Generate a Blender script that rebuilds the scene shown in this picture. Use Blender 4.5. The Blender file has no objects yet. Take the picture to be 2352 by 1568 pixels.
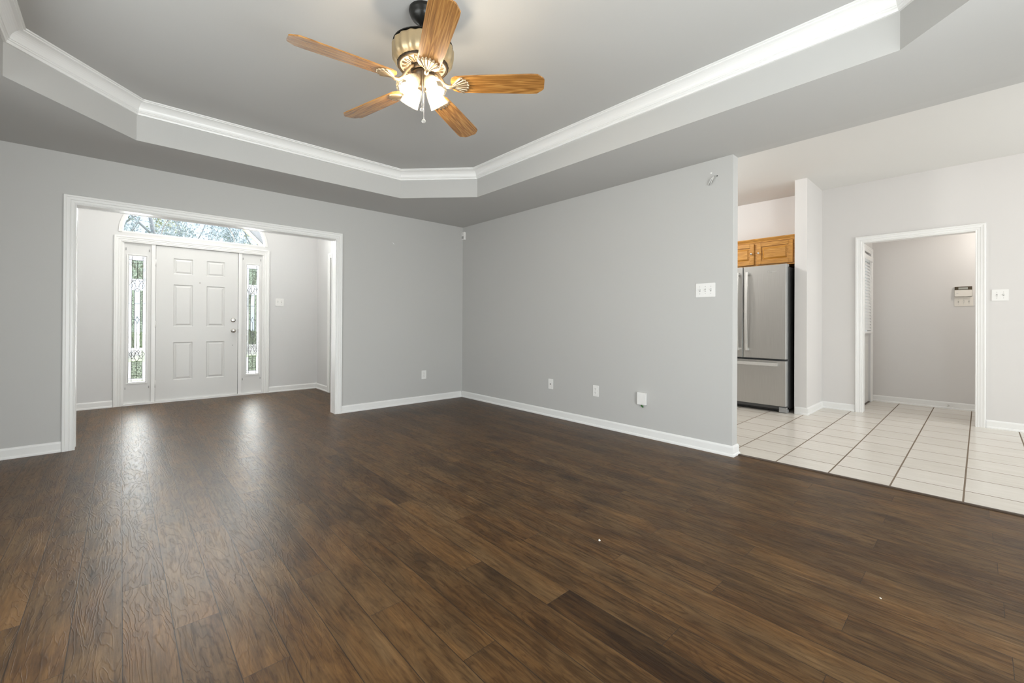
import bpy, bmesh, math, random
from mathutils import Vector, Matrix
sc = bpy.context.scene
C = sc.collection
PI = math.pi
R = math.radians

# ------------------------------------------------------------------ camera, sky, sun, daylight, exposure
YAW, PITCH, ROLL = 0.7406, 0.0032, 0.0053
fwd = Vector((math.sin(YAW)*math.cos(PITCH), math.cos(YAW)*math.cos(PITCH), math.sin(PITCH)))
rgt = Vector((math.cos(YAW), -math.sin(YAW), 0))
upv = rgt.cross(fwd)
rgt, upv = rgt*math.cos(ROLL)+upv*math.sin(ROLL), -rgt*math.sin(ROLL)+upv*math.cos(ROLL)
cam_d = bpy.data.cameras.new('camera')
cam = bpy.data.objects.new('camera', cam_d); C.objects.link(cam)
M = Matrix((rgt, upv, -fwd)).transposed().to_4x4()
M.translation = Vector((0, 0, 1.07))
cam.matrix_world = M
cam_d.sensor_width = 36
cam_d.lens = 982.82/2352*36
cam_d.shift_x = (1176-1175.85)/2352
cam_d.shift_y = (738.4-784)/2352
cam_d.clip_start = 0.02
sc.camera = cam

sc.view_settings.view_transform = 'Standard'
sc.view_settings.look = 'None'
sc.view_settings.gamma = 1
sc.view_settings.use_curve_mapping = False
sc.view_settings.exposure = 0.0
sc.cycles.use_denoising = True
sc.cycles.max_bounces = 10
sc.cycles.diffuse_bounces = 6
sc.cycles.transparent_max_bounces = 24
sc.cycles.sample_clamp_indirect = 6

w = bpy.data.worlds.new('sky'); sc.world = w; w.use_nodes = True
nt = w.node_tree; nt.nodes.clear()
wo = nt.nodes.new('ShaderNodeOutputWorld'); bg = nt.nodes.new('ShaderNodeBackground')
sky = nt.nodes.new('ShaderNodeTexSky'); sky.sky_type = 'NISHITA'; sky.sun_disc = False
sky.sun_elevation = R(48); sky.sun_rotation = R(70); sky.air_density = 1.0; sky.dust_density = 2.5
mixw = nt.nodes.new('ShaderNodeMix'); mixw.data_type = 'RGBA'; mixw.inputs[0].default_value = 0.55
mixw.inputs[7].default_value = (6.5, 7.6, 9.0, 1)
nt.links.new(sky.outputs[0], mixw.inputs[6])
nt.links.new(mixw.outputs[2], bg.inputs[0]); nt.links.new(bg.outputs[0], wo.inputs[0])
bg.inputs[1].default_value = 0.21

def light(name, kind, loc, energy, col=(1,1,1), rot=(0,0,0), size=None, size_y=None, spread=None, radius=None):
    d = bpy.data.lights.new(name, kind); d.energy = energy; d.color = col
    o = bpy.data.objects.new(name, d); C.objects.link(o); o.location = loc; o.rotation_euler = rot
    if kind == 'AREA':
        d.shape = 'RECTANGLE'; d.size = size; d.size_y = size_y or size
        if spread: d.spread = spread
    if radius is not None and kind in ('POINT', 'SPOT', 'SUN'):
        if kind == 'SUN': d.angle = radius
        else: d.shadow_soft_size = radius
    return o

light('sun', 'SUN', (0, 0, 10), 3.2, (1, .95, .86), (0, R(42), 0), radius=R(1))
# daylight through the windows behind the camera and beside it, plus added ceiling fill
light('daylight_south', 'AREA', (1.15, -1.24, 1.2), 76, (1.0, .995, .985), (R(90), 0, R(6)), 2.4, 1.9)
light('ceiling_fill_south', 'AREA', (.55, -1.75, .45), 138, (1.0, .995, .98), (R(120), 0, R(4)), 2.4, 1.2)  # unseen panel added to throw light up onto the ceiling
light('daylight_north', 'AREA', (.8, 7.75, 1.5), 460, (1.0, .99, .97), (R(-90), 0, 0), 1.9, 2.9)
light('daylight_west', 'AREA', (-1.41, 1.7, 1.35), 80, (1.0, .995, .985), (R(90), 0, R(-90)), 2.2, 1.6)
light('daylight_dining', 'AREA', (5.2, -2.75, 1.35), 68, (1.0, .995, .98), (R(90), 0, 0), 2.2, 1.7)

# ------------------------------------------------------------------ materials
def newmat(name):
    m = bpy.data.materials.new(name); m.use_nodes = True
    n = m.node_tree.nodes; l = m.node_tree.links
    return m, n, l, n['Principled BSDF']
def mat(name, col, rough=.5, metal=0., spec=.5, bump=None, emit=None, coat=0.):
    m, n, l, b = newmat(name)
    b.inputs['Base Color'].default_value = (*col, 1)
    b.inputs['Roughness'].default_value = rough
    b.inputs['Metallic'].default_value = metal
    b.inputs['Specular IOR Level'].default_value = spec
    b.inputs['Coat Weight'].default_value = coat
    if emit:
        b.inputs['Emission Color'].default_value = (*emit[0], 1); b.inputs['Emission Strength'].default_value = emit[1]
    if bump:
        tc = n.new('ShaderNodeTexCoord'); no = n.new('ShaderNodeTexNoise'); bp = n.new('ShaderNodeBump')
        no.inputs['Scale'].default_value = bump[0]; no.inputs['Detail'].default_value = 3
        bp.inputs['Strength'].default_value = bump[1]; bp.inputs['Distance'].default_value = .002
        l.new(tc.outputs['Object'], no.inputs['Vector']); l.new(no.outputs[0], bp.inputs['Height']); l.new(bp.outputs[0], b.inputs['Normal'])
    return m
def math_node(n, l, op, a, b=None, c=None):
    x = n.new('ShaderNodeMath'); x.operation = op
    for i, v in enumerate((a, b, c)):
        if v is None: continue
        if isinstance(v, (int, float)): x.inputs[i].default_value = v
        else: l.new(v, x.inputs[i])
    return x.outputs[0]
def combine(n, l, x, y, z):
    c = n.new('ShaderNodeCombineXYZ')
    for i, v in enumerate((x, y, z)):
        if isinstance(v, (int, float)): c.inputs[i].default_value = v
        else: l.new(v, c.inputs[i])
    return c.outputs[0]
def ramp(n, l, fac, stops):
    r = n.new('ShaderNodeValToRGB'); e = r.color_ramp.elements
    while len(e) < len(stops): e.new(.5)
    for k, (p, c) in enumerate(stops): e[k].position = p; e[k].color = (*c, 1)
    l.new(fac, r.inputs[0]); return r.outputs[0]
def mixc(n, l, fac, a, b, mode='MIX'):
    x = n.new('ShaderNodeMix'); x.data_type = 'RGBA'; x.blend_type = mode
    for i, v in ((0, fac), (6, a), (7, b)):
        if isinstance(v, (int, float)): x.inputs[i].default_value = v
        elif isinstance(v, tuple): x.inputs[i].default_value = (*v, 1)
        else: l.new(v, x.inputs[i])
    return x.outputs[2]

def plank_material():
    m, n, l, b = newmat('dark_plank_floor')
    tc = n.new('ShaderNodeTexCoord'); sp = n.new('ShaderNodeSeparateXYZ'); l.new(tc.outputs['Object'], sp.inputs[0])
    x, y = sp.outputs[0], sp.outputs[1]
    mn = lambda *a: math_node(n, l, *a)
    u = mn('DIVIDE', mn('ADD', x, .122), .1325)
    row = mn('FLOOR', u); fu = mn('FRACT', u)
    v = mn('DIVIDE', mn('ADD', mn('SUBTRACT', y, 2.68), mn('MULTIPLY', row, .397)), 1.2)
    col = mn('FLOOR', v); fv = mn('FRACT', v)
    wn = n.new('ShaderNodeTexWhiteNoise'); wn.noise_dimensions = '3D'
    l.new(combine(n, l, row, col, 3.7), wn.inputs['Vector'])
    rs = n.new('ShaderNodeSeparateColor'); l.new(wn.outputs['Color'], rs.inputs[0])
    r1, r2, r3 = rs.outputs
    # grain streaks
    g1 = n.new('ShaderNodeTexNoise'); g1.inputs['Scale'].default_value = 1; g1.inputs['Detail'].default_value = 8; g1.inputs['Roughness'].default_value = .68
    l.new(combine(n, l, mn('MULTIPLY', x, 80), mn('MULTIPLY', y, 5.0), mn('MULTIPLY', r1, 90)), g1.inputs['Vector'])
    g2 = n.new('ShaderNodeTexNoise'); g2.inputs['Scale'].default_value = 1; g2.inputs['Detail'].default_value = 6; g2.inputs['Roughness'].default_value = .6; g2.inputs['Distortion'].default_value = .6
    l.new(combine(n, l, mn('MULTIPLY', x, 13), mn('MULTIPLY', y, 4.2), mn('MULTIPLY', r2, 70)), g2.inputs['Vector'])
    # cathedral rings: contour lines of a smooth noise
    g3 = n.new('ShaderNodeTexNoise'); g3.inputs['Scale'].default_value = 1; g3.inputs['Detail'].default_value = 4; g3.inputs['Roughness'].default_value = .48; g3.inputs['Distortion'].default_value = .35
    l.new(combine(n, l, mn('MULTIPLY', x, 11), mn('MULTIPLY', y, 1.9), mn('MULTIPLY', r3, 50)), g3.inputs['Vector'])
    ring = mn('SINE', mn('MULTIPLY', g3.outputs[0], 95))
    ring01 = mn('MULTIPLY_ADD', ring, .5, .5)
    ringl = mn('POWER', ring01, 5)
    # tone: plank lightness + soft patches + streaks
    tone = mn('ADD', mn('MULTIPLY', r1, .20), mn('MULTIPLY', mn('SUBTRACT', g2.outputs[0], .5), .9))
    tone = mn('ADD', tone, mn('MULTIPLY', mn('SUBTRACT', g1.outputs[0], .5), 1.1))
    tone = mn('ADD', tone, .37)
    # knots: sparse dark smudges drawn out along the plank
    vo = n.new('ShaderNodeTexVoronoi'); vo.inputs['Scale'].default_value = 1; vo.inputs['Randomness'].default_value = 1
    l.new(combine(n, l, mn('ADD', mn('MULTIPLY', x, 4.2), mn('MULTIPLY', g2.outputs[0], .35)), mn('ADD', mn('MULTIPLY', y, 1.7), mn('MULTIPLY', g1.outputs[0], .25)), 0.), vo.inputs['Vector'])
    kn = n.new('ShaderNodeMapRange'); kn.inputs[1].default_value = .05; kn.inputs[2].default_value = .22; kn.inputs[3].default_value = .30; kn.inputs[4].default_value = 0
    l.new(vo.outputs['Distance'], kn.inputs[0]); tone = mn('SUBTRACT', tone, mn('MULTIPLY', kn.outputs[0], mn('GREATER_THAN', vo.outputs['Color'], .45)))
    tone = mn('SUBTRACT', tone, mn('MULTIPLY', ringl, .09))
    # one noticeably darker plank and a second one nearby
    def isplank(a, bb):
        return mn('MULTIPLY', mn('COMPARE', row, a, .1), mn('COMPARE', col, bb, .1))
    tone = mn('SUBTRACT', tone, mn('MULTIPLY', isplank(10, 1), .23))
    tone = mn('SUBTRACT', tone, mn('MULTIPLY', isplank(19, 4), .16))
    base = ramp(n, l, tone, [(0.0, (.018, .0078, .0022)), (.33, (.053, .0255, .0078)), (.60, (.104, .0555, .0195)), (1.0, (.185, .107, .045))])
    g4 = n.new('ShaderNodeTexNoise'); g4.inputs['Scale'].default_value = 1; g4.inputs['Detail'].default_value = 3
    l.new(combine(n, l, mn('MULTIPLY', x, 9), mn('MULTIPLY', y, 2.2), mn('MULTIPLY', r3, 40)), g4.inputs['Vector'])
    warm = mixc(n, l, ramp(n, l, g4.outputs[0], [(.42, (0, 0, 0)), (.62, (1, 1, 1))]), mixc(n, l, 1.0, base, (.95, .99, 1.08), 'MULTIPLY'), mixc(n, l, 1.0, base, (1.07, 1.0, .90), 'MULTIPLY'))
    gx = mn('MULTIPLY', mn('MINIMUM', fu, mn('SUBTRACT', 1, fu)), .1325)
    gy = mn('MULTIPLY', mn('MINIMUM', fv, mn('SUBTRACT', 1, fv)), 1.2)
    gap = mn('LESS_THAN', mn('MINIMUM', gx, mn('MULTIPLY', gy, 1.5)), .0015)
    cfin = mixc(n, l, mn('MULTIPLY', gap, .8), warm, (.016, .011, .008))
    l.new(cfin, b.inputs['Base Color'])
    b.inputs['Specular IOR Level'].default_value = .22
    rr = mn('MULTIPLY_ADD', g2.outputs[0], .10, .32)
    l.new(mn('ADD', rr, mn('MULTIPLY', ringl, .05)), b.inputs['Roughness'])
    h = mn('ADD', mn('MULTIPLY', ringl, .35), mn('MULTIPLY', g1.outputs[0], .35))
    h = mn('SUBTRACT', h, mn('MULTIPLY', gap, 1.6))
    bp = n.new('ShaderNodeBump'); bp.inputs['Strength'].default_value = .5; bp.inputs['Distance'].default_value = .0011
    l.new(h, bp.inputs['Height']); l.new(bp.outputs[0], b.inputs['Normal'])
    return m

def tile_material():
    m, n, l, b = newmat('beige_square_tile')
    tc = n.new('ShaderNodeTexCoord'); sp = n.new('ShaderNodeSeparateXYZ'); l.new(tc.outputs['Object'], sp.inputs[0])
    mn = lambda *a: math_node(n, l, *a)
    P_ = .3365
    u = mn('DIVIDE', mn('SUBTRACT', sp.outputs[0], 4.038), P_); v = mn('DIVIDE', mn('SUBTRACT', sp.outputs[1], .068), .3355)
    fu, fv = mn('FRACT', u), mn('FRACT', v)
    d = mn('MULTIPLY', mn('MINIMUM', mn('MINIMUM', fu, mn('SUBTRACT', 1, fu)), mn('MINIMUM', fv, mn('SUBTRACT', 1, fv))), P_)
    g = mn('LESS_THAN', d, .0046)
    wn = n.new('ShaderNodeTexWhiteNoise'); wn.noise_dimensions = '3D'; l.new(combine(n, l, mn('FLOOR', u), mn('FLOOR', v), 1.3), wn.inputs['Vector'])
    no = n.new('ShaderNodeTexNoise'); no.inputs['Scale'].default_value = 1; no.inputs['Detail'].default_value = 5
    l.new(combine(n, l, mn('MULTIPLY', sp.outputs[0], 30), mn('MULTIPLY', sp.outputs[1], 3), 0.), no.inputs['Vector'])
    t = mn('ADD', mn('MULTIPLY', wn.outputs[0], .25), mn('MULTIPLY', no.outputs[0], .75))
    base = ramp(n, l, t, [(.25, (.62, .575, .505)), (.75, (.71, .67, .61))])
    l.new(mixc(n, l, g, base, (.17, .125, .085)), b.inputs['Base Color'])
    l.new(mn('MULTIPLY_ADD', g, .5, .24), b.inputs['Roughness'])
    bp = n.new('ShaderNodeBump'); bp.inputs['Strength'].default_value = .5; bp.inputs['Distance'].default_value = .002
    l.new(mn('SUBTRACT', mn('MULTIPLY', no.outputs[0], .08), g), bp.inputs['Height']); l.new(bp.outputs[0], b.inputs['Normal'])
    return m

def oak_material(name, dark, mid, lite, axis=0, rough=.3, sx=60, coat=.3):
    m, n, l, b = newmat(name)
    tc = n.new('ShaderNodeTexCoord'); sp = n.new('ShaderNodeSeparateXYZ'); l.new(tc.outputs['Object'], sp.inputs[0])
    mn = lambda *a: math_node(n, l, *a)
    oi = n.new('ShaderNodeObjectInfo')
    s = [sx, sx, sx]; s[axis] = sx*.05
    vec = combine(n, l, mn('MULTIPLY', sp.outputs[0], s[0]), mn('MULTIPLY', sp.outputs[1], s[1]), mn('ADD', mn('MULTIPLY', sp.outputs[2], s[2]), mn('MULTIPLY', oi.outputs['Random'], 37.)))
    g1 = n.new('ShaderNodeTexNoise'); g1.inputs['Scale'].default_value = 2.2; g1.inputs['Detail'].default_value = 7; g1.inputs['Roughness'].default_value = .65
    l.new(vec, g1.inputs['Vector'])
    g2 = n.new('ShaderNodeTexNoise'); g2.inputs['Scale'].default_value = .28; g2.inputs['Detail'].default_value = 2; g2.inputs['Distortion'].default_value = .4
    l.new(vec, g2.inputs['Vector'])
    ring = mn('POWER', mn('MULTIPLY_ADD', mn('SINE', mn('MULTIPLY', g2.outputs[0], 60)), .5, .5), 2)
    t = mn('ADD', mn('MULTIPLY', g1.outputs[0], .75), mn('MULTIPLY', ring, .28))
    l.new(ramp(n, l, t, [(.22, dark), (.5, mid), (.8, lite)]), b.inputs['Base Color'])
    b.inputs['Roughness'].default_value = rough; b.inputs['Coat Weight'].default_value = coat; b.inputs['Coat Roughness'].default_value = .12
    return m

def steel_material():
    m, n, l, b = newmat('brushed_steel')
    tc = n.new('ShaderNodeTexCoord'); mp = n.new('ShaderNodeMapping'); l.new(tc.outputs['Object'], mp.inputs[0])
    mp.inputs['Scale'].default_value = (300, 300, 4)
    no = n.new('ShaderNodeTexNoise'); no.inputs['Scale'].default_value = 1; no.inputs['Detail'].default_value = 2; l.new(mp.outputs[0], no.inputs['Vector'])
    l.new(ramp(n, l, no.outputs[0], [(.2, (.46, .45, .43)), (.8, (.53, .52, .50))]), b.inputs['Base Color'])
    b.inputs['Metallic'].default_value = .9; b.inputs['Roughness'].default_value = .38
    return m

def glass_thin(name, tint=(1, 1, 1), gloss=.08, rough=0.0, wavy=None, transl=0.):
    """thin window pane: lets light straight through, with a little reflection"""
    m = bpy.data.materials.new(name); m.use_nodes = True; n = m.node_tree.nodes; l = m.node_tree.links; n.clear()
    out = n.new('ShaderNodeOutputMaterial'); tr = n.new('ShaderNodeBsdfTransparent'); gl = n.new('ShaderNodeBsdfGlossy'); mx = n.new('ShaderNodeMixShader')
    tr.inputs[0].default_value = (*tint, 1); gl.inputs['Roughness'].default_value = rough; mx.inputs[0].default_value = gloss
    base = tr.outputs[0]
    if wavy:      # rippled glass: the tint itself varies from ripple to ripple
        tc = n.new('ShaderNodeTexCoord'); no = n.new('ShaderNodeTexNoise'); no.inputs['Scale'].default_value = wavy; no.inputs['Detail'].default_value = 2
        l.new(tc.outputs['Object'], no.inputs['Vector'])
        l.new(ramp(n, l, no.outputs[0], [(.35, tuple(c*.5 for c in tint)), (.65, tint)]), tr.inputs[0])
        bp = n.new('ShaderNodeBump'); l.new(no.outputs[0], bp.inputs['Height']); bp.inputs['Strength'].default_value = .6; bp.inputs['Distance'].default_value = .01
        l.new(bp.outputs[0], gl.inputs['Normal'])
    if transl:
        t2 = n.new('ShaderNodeBsdfTranslucent'); t2.inputs[0].default_value = (*tint, 1)
        m3 = n.new('ShaderNodeMixShader'); m3.inputs[0].default_value = transl; l.new(base, m3.inputs[1]); l.new(t2.outputs[0], m3.inputs[2]); base = m3.outputs[0]
    l.new(base, mx.inputs[1]); l.new(gl.outputs[0], mx.inputs[2]); l.new(mx.outputs[0], out.inputs[0])
    return m

GREY = mat('grey_wall_paint', (.535, .53, .515), .62, spec=.35, bump=(260, .12))
CEIL = mat('grey_ceiling_paint', (.535, .53, .515), .75, spec=.25, bump=(200, .12))
WHITEW = mat('pale_wall_paint', (.70, .695, .69), .62, spec=.35, bump=(260, .10))
KWALL = mat('warm_pale_wall_paint', (.70, .68, .665), .62, spec=.35, bump=(260, .10))
KCEIL = mat('white_ceiling_paint', (.74, .73, .71), .8, spec=.2, bump=(160, .12))
TRIM = mat('white_trim_gloss', (.85, .845, .83), .3, spec=.5)
DOORW = mat('white_door_paint', (.73, .725, .71), .38, spec=.45, bump=(90, .10))
PLASTIC = mat('white_plastic', (.84, .83, .81), .35)
CREAM = mat('cream_plastic', (.76, .72, .66), .4)
SLOT = mat('dark_slot', (.04, .037, .033), .6)
SCREWM = mat('screw_metal', (.55, .54, .5), .35, 1)
NICKEL = mat('satin_nickel', (.60, .58, .55), .24, 1)
LEAD = mat('lead_came', (.045, .043, .040), .4, .6)
BRONZE = mat('dark_bronze', (.075, .055, .035), .38, .7)
BLACKM = mat('oil_black_metal', (.018, .017, .015), .32, .4)
BRASS = mat('antique_brass', (.56, .44, .27), .42, .8)
IRON = mat('antique_brass_scroll', (.46, .35, .23), .36, .8)
BRASSD = mat('antique_brass_dark', (.40, .28, .16), .33, .85)
DARKGREY = mat('fridge_side_grey', (.10, .10, .10), .45)
FRLIGHT = mat('fridge_edge_grey', (.36, .36, .355), .45)
BLACK = mat('black_plastic', (.012, .012, .012), .5)
HANDLE = mat('handle_steel', (.80, .79, .77), .22, .75)
PLANK = plank_material(); TILE = tile_material(); STEEL = steel_material()
OAK = oak_material('honey_oak', (.29, .115, .014), (.49, .225, .036), (.62, .33, .08), axis=1, sx=95)
BLADE = oak_material('oak_blade', (.17, .070, .018), (.38, .175, .045), (.53, .28, .085), axis=0, rough=.25, sx=85, coat=.6)
GCLEAR = glass_thin('clear_pane', (.95, .97, .97), .06)
GBEVEL = glass_thin('bevelled_pane', (.97, .98, 1.0), .10, .05, transl=.022)
GTEX = glass_thin('textured_pane', (.62, .68, .58), .08, .15, wavy=60, transl=.014)
SHADE = glass_thin('frosted_lamp_glass', (1, .95, .86), .14, .08, transl=.04)
BULB = mat('lit_bulb', (1, .9, .75), .4, emit=((1, .86, .62), 20))
THRESH = mat('dark_threshold', (.055, .034, .02), .45)
BARK = mat('hazy_bark', (.36, .37, .39), .9, bump=(20, .5))  # lightened, faintly blue: haze put into the bark colour
LAWN = mat('lawn_green', (.17, .25, .06), .9, bump=(30, .5))
PAVE = mat('pale_concrete', (.48, .47, .45), .85)
SHINGLE = mat('grey_shingle', (.22, .225, .24), .9, bump=(25, .6))
FASCIA = mat('tan_fascia', (.52, .46, .36), .6)
GREENP = mat('green_plastic', (.03, .16, .03), .5)
DISPLAY = mat('lcd_grey', (.38, .38, .34), .25)
BROWNP = mat('brown_bezel', (.055, .035, .012), .4)
PAPER = mat('paper_white', (.8, .79, .74), .8)
PLASTER = mat('spackle_white', (.8, .8, .79), .8)
def leafmat(name, a, b_):
    m, n, l, b = newmat(name)
    tc = n.new('ShaderNodeTexCoord'); no = n.new('ShaderNodeTexNoise'); no.inputs['Scale'].default_value = 2.5
    l.new(tc.outputs['Object'], no.inputs['Vector'])
    l.new(ramp(n, l, no.outputs[0], [(.35, a), (.65, b_)]), b.inputs['Base Color'])
    b.inputs['Roughness'].default_value = .6
    return m
LEAF = leafmat('leaf_green', (.14, .20, .09), (.30, .36, .14))
LEAFY = leafmat('leaf_yellow_green', (.34, .38, .20), (.60, .58, .34))
LEAFHAZE = leafmat('leaf_hazed', (.26, .34, .36), (.46, .54, .56))  # pale blue of distant haze mixed into the leaf colour
HEDGE = leafmat('hedge_green', (.03, .06, .02), (.09, .13, .04))

# ------------------------------------------------------------------ mesh helpers
class MB:
    def __init__(s): s.v = []; s.f = []; s.sm = []
    def add(s, vs, fs, smooth=False):
        k = len(s.v); s.v += [tuple(p) for p in vs]; s.f += [tuple(i+k for i in f) for f in fs]; s.sm += [smooth]*len(fs); return s
    def box(s, x0, x1, y0, y1, z0, z1):
        x0, x1 = sorted((x0, x1)); y0, y1 = sorted((y0, y1)); z0, z1 = sorted((z0, z1))
        v = [(x, y, z) for z in (z0, z1) for y in (y0, y1) for x in (x0, x1)]
        return s.add(v, [(0,2,3,1),(4,5,7,6),(0,1,5,4),(2,6,7,3),(0,4,6,2),(1,3,7,5)])
    def rbox(s, x0, x1, y0, y1, z0, z1, r, axis=1, seg=4):
        """box whose outline perpendicular to `axis` has rounded corners"""
        rng = [(x0, x1), (y0, y1), (z0, z1)]; o = [i for i in range(3) if i != axis]
        (a0, a1), (b0, b1) = rng[o[0]], rng[o[1]]; c0, c1 = rng[axis]
        pts = []
        for cx, cy, st in ((a1-r, b1-r, 0), (a0+r, b1-r, 90), (a0+r, b0+r, 180), (a1-r, b0+r, 270)):
            for k in range(seg+1):
                t = R(st+90*k/seg); pts.append((cx+r*math.cos(t), cy+r*math.sin(t)))
        def mk(p, c):
            q = [0, 0, 0]; q[o[0]] = p[0]; q[o[1]] = p[1]; q[axis] = c; return q
        N = len(pts); v = [mk(p, c0) for p in pts]+[mk(p, c1) for p in pts]
        f = [tuple(range(N)), tuple(range(2*N-1, N-1, -1))]+[(i, i+N, (i+1) % N+N, (i+1) % N) for i in range(N)]
        return s.add(v, f)
    def frustum(s, x0, x1, z0, z1, ya, yb, ins):
        """raised field facing -y: outer rectangle at ya, inner rectangle (inset) at yb"""
        v = [(x0, ya, z0), (x1, ya, z0), (x1, ya, z1), (x0, ya, z1), (x0+ins, yb, z0+ins), (x1-ins, yb, z0+ins), (x1-ins, yb, z1-ins), (x0+ins, yb, z1-ins)]
        return s.add(v, [(4,5,6,7),(0,1,5,4),(1,2,6,5),(2,3,7,6),(3,0,4,7)])
    def lathe(s, prof, c=(0,0,0), axis=(0,0,1), seg=32, rib=None, cap=True, smooth=True):
        ax = Vector(axis).normalized(); t = Vector((1,0,0)) if abs(ax.x) < .9 else Vector((0,1,0))
        a = ax.cross(t).normalized(); b = ax.cross(a); c = Vector(c); v = []; f = []
        for r, z in prof:
            for k in range(seg):
                th = 2*PI*k/seg; rr = r*(1+(rib[1]*math.cos(rib[0]*th) if rib else 0))
                v.append(c+ax*z+a*rr*math.cos(th)+b*rr*math.sin(th))
        for i in range(len(prof)-1):
            for k in range(seg):
                k2 = (k+1) % seg; f.append((i*seg+k, i*seg+k2, (i+1)*seg+k2, (i+1)*seg+k))
        s.add(v, f, smooth)
        if cap:
            n = len(prof)
            if prof[0][0] > 1e-6: s.add(v[:seg], [tuple(range(seg-1, -1, -1))])
            if prof[-1][0] > 1e-6: s.add(v[(n-1)*seg:], [tuple(range(seg))])
        return s
    def tube(s, pts, r, seg=8, smooth=True, flat=None):
        pts = [Vector(p) for p in pts]; n = len(pts); rs = r if isinstance(r, (list, tuple)) else [r]*n; v = []; f = []; pa = None
        for i, p in enumerate(pts):
            d = (pts[min(i+1, n-1)]-pts[max(i-1, 0)]).normalized()
            if pa is None:
                t = Vector((0,0,1)) if abs(d.z) < .9 else Vector((1,0,0)); a = d.cross(t).normalized()
            else: a = (pa-d*pa.dot(d)).normalized()
            pa = a; b = d.cross(a)
            for k in range(seg):
                th = 2*PI*k/seg; v.append(p+a*rs[i]*math.cos(th)+b*rs[i]*(flat or 1)*math.sin(th))
        for i in range(n-1):
            for k in range(seg):
                k2 = (k+1) % seg; f.append((i*seg+k, i*seg+k2, (i+1)*seg+k2, (i+1)*seg+k))
        f += [tuple(range(seg-1, -1, -1)), tuple(range((n-1)*seg, n*seg))]
        return s.add(v, f, smooth)
    def sweep(s, pts, prof, closed=False):
        """profile [(inset d to the left of the walk, z)] swept along floor-plan points with mitred corners"""
        P2 = [Vector(p) for p in pts]; n = len(P2); m = len(prof); v = []; f = []
        for i in range(n):
            a = P2[i]-P2[i-1] if (closed or i > 0) else None
            b = P2[(i+1) % n]-P2[i] if (closed or i < n-1) else None
            na = Vector((-a.y, a.x)).normalized() if a is not None else None
            nb = Vector((-b.y, b.x)).normalized() if b is not None else None
            if na is None: q = nb
            elif nb is None: q = na
            else: q = (na+nb)/(1+na.dot(nb))
            for d, z in prof: v.append((P2[i].x+q.x*d, P2[i].y+q.y*d, z))
        for i in range(n if closed else n-1):
            j = (i+1) % n
            for k in range(m):
                k2 = (k+1) % m; f.append((i*m+k, j*m+k, j*m+k2, i*m+k2))
        if not closed: f += [tuple(range(m-1, -1, -1)), tuple(range((n-1)*m, n*m))]
        return s.add(v, f)
    def casing(s, o, U, W, u0, u1, z1, prof, z0=0.):
        """door casing: profile [(outset, thickness)] mitred round three sides; o wall point, U along the wall, W out of the wall"""
        o, U, W = Vector(o), Vector(U), Vector(W); m = len(prof); v = []; f = []
        for q in range(4):
            for d, t in prof:
                u = u0-d if q < 2 else u1+d; z = z0 if q in (0, 3) else z1+d
                v.append(o+U*u+W*t+Vector((0, 0, z)))
        for i in range(3):
            for k in range(m):
                k2 = (k+1) % m; f.append((i*m+k, (i+1)*m+k, (i+1)*m+k2, i*m+k2))
        f += [tuple(range(m)), tuple(range(4*m-1, 3*m-1, -1))]
        return s.add(v, f)
    def build(s, name, material, parent=None, bevel=None, local=False):
        me = bpy.data.meshes.new(name); me.from_pydata(s.v, [], s.f)
        for p, q in zip(me.polygons, s.sm): p.use_smooth = q
        me.materials.append(material); me.update()
        bm = bmesh.new(); bm.from_mesh(me)
        bmesh.ops.recalc_face_normals(bm, faces=bm.faces)
        if bevel:
            bmesh.ops.bevel(bm, geom=[e for e in bm.edges if len(e.link_faces) == 2 and e.calc_face_angle(0) > .6], offset=bevel, segments=2, affect='EDGES', clamp_overlap=True)
        bm.to_mesh(me); bm.free()
        o = bpy.data.objects.new(name, me); C.objects.link(o)
        if parent is not None:
            o.parent = parent
            if not local: o.matrix_parent_inverse = world(parent).inverted()
        return o
def world(o):
    m = Matrix.LocRotScale(o.location, o.rotation_euler, o.scale)
    if o.parent: m = world(o.parent) @ o.matrix_parent_inverse @ m
    return m
def tag(o, label, cat=None, group=None, kind=None):
    if label: o['label'] = label
    if cat: o['category'] = cat
    if group: o['group'] = group
    if kind: o['kind'] = kind
    return o
def thing(name, label, cat, loc=(0,0,0), rotz=0, group=None, kind=None):
    o = bpy.data.objects.new(name, None); C.objects.link(o); o.empty_display_size = .1
    o.location = loc; o.rotation_euler = (0, 0, rotz)
    return tag(o, label, cat, group, kind)
def struct(name, mb, m, label, cat, bevel=None):
    return tag(mb.build(name, m, None, bevel), label, cat, None, 'structure')

# ------------------------------------------------------------------ measured layout (metres, camera above the origin)
Xe, Yn, H = 3.657, 5.065, 2.4476      # right grey wall, far grey wall, low ceiling ring
Xw, Ys = -1.27, -1.10                 # walls beside and behind the camera
Ye, TH = 1.353, .104                  # free end of the right grey wall and its thickness
Yf = 7.254                            # front door wall
TRAY_Z = 2.742
Xp, HK = 6.699, 2.807                 # kitchen wall with the doorway, kitchen ceiling
FX0, FX1 = -.75, 2.35                 # foyer side walls
O0, O1, OZ = -.279, 1.845, 2.035      # cased opening to the foyer
D0, D1, DZ = .030, .966, 2.075        # doorway from the kitchen to the hall (in Y)
XH, YH = 7.86, 1.03                   # hall back wall, hall left wall

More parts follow.
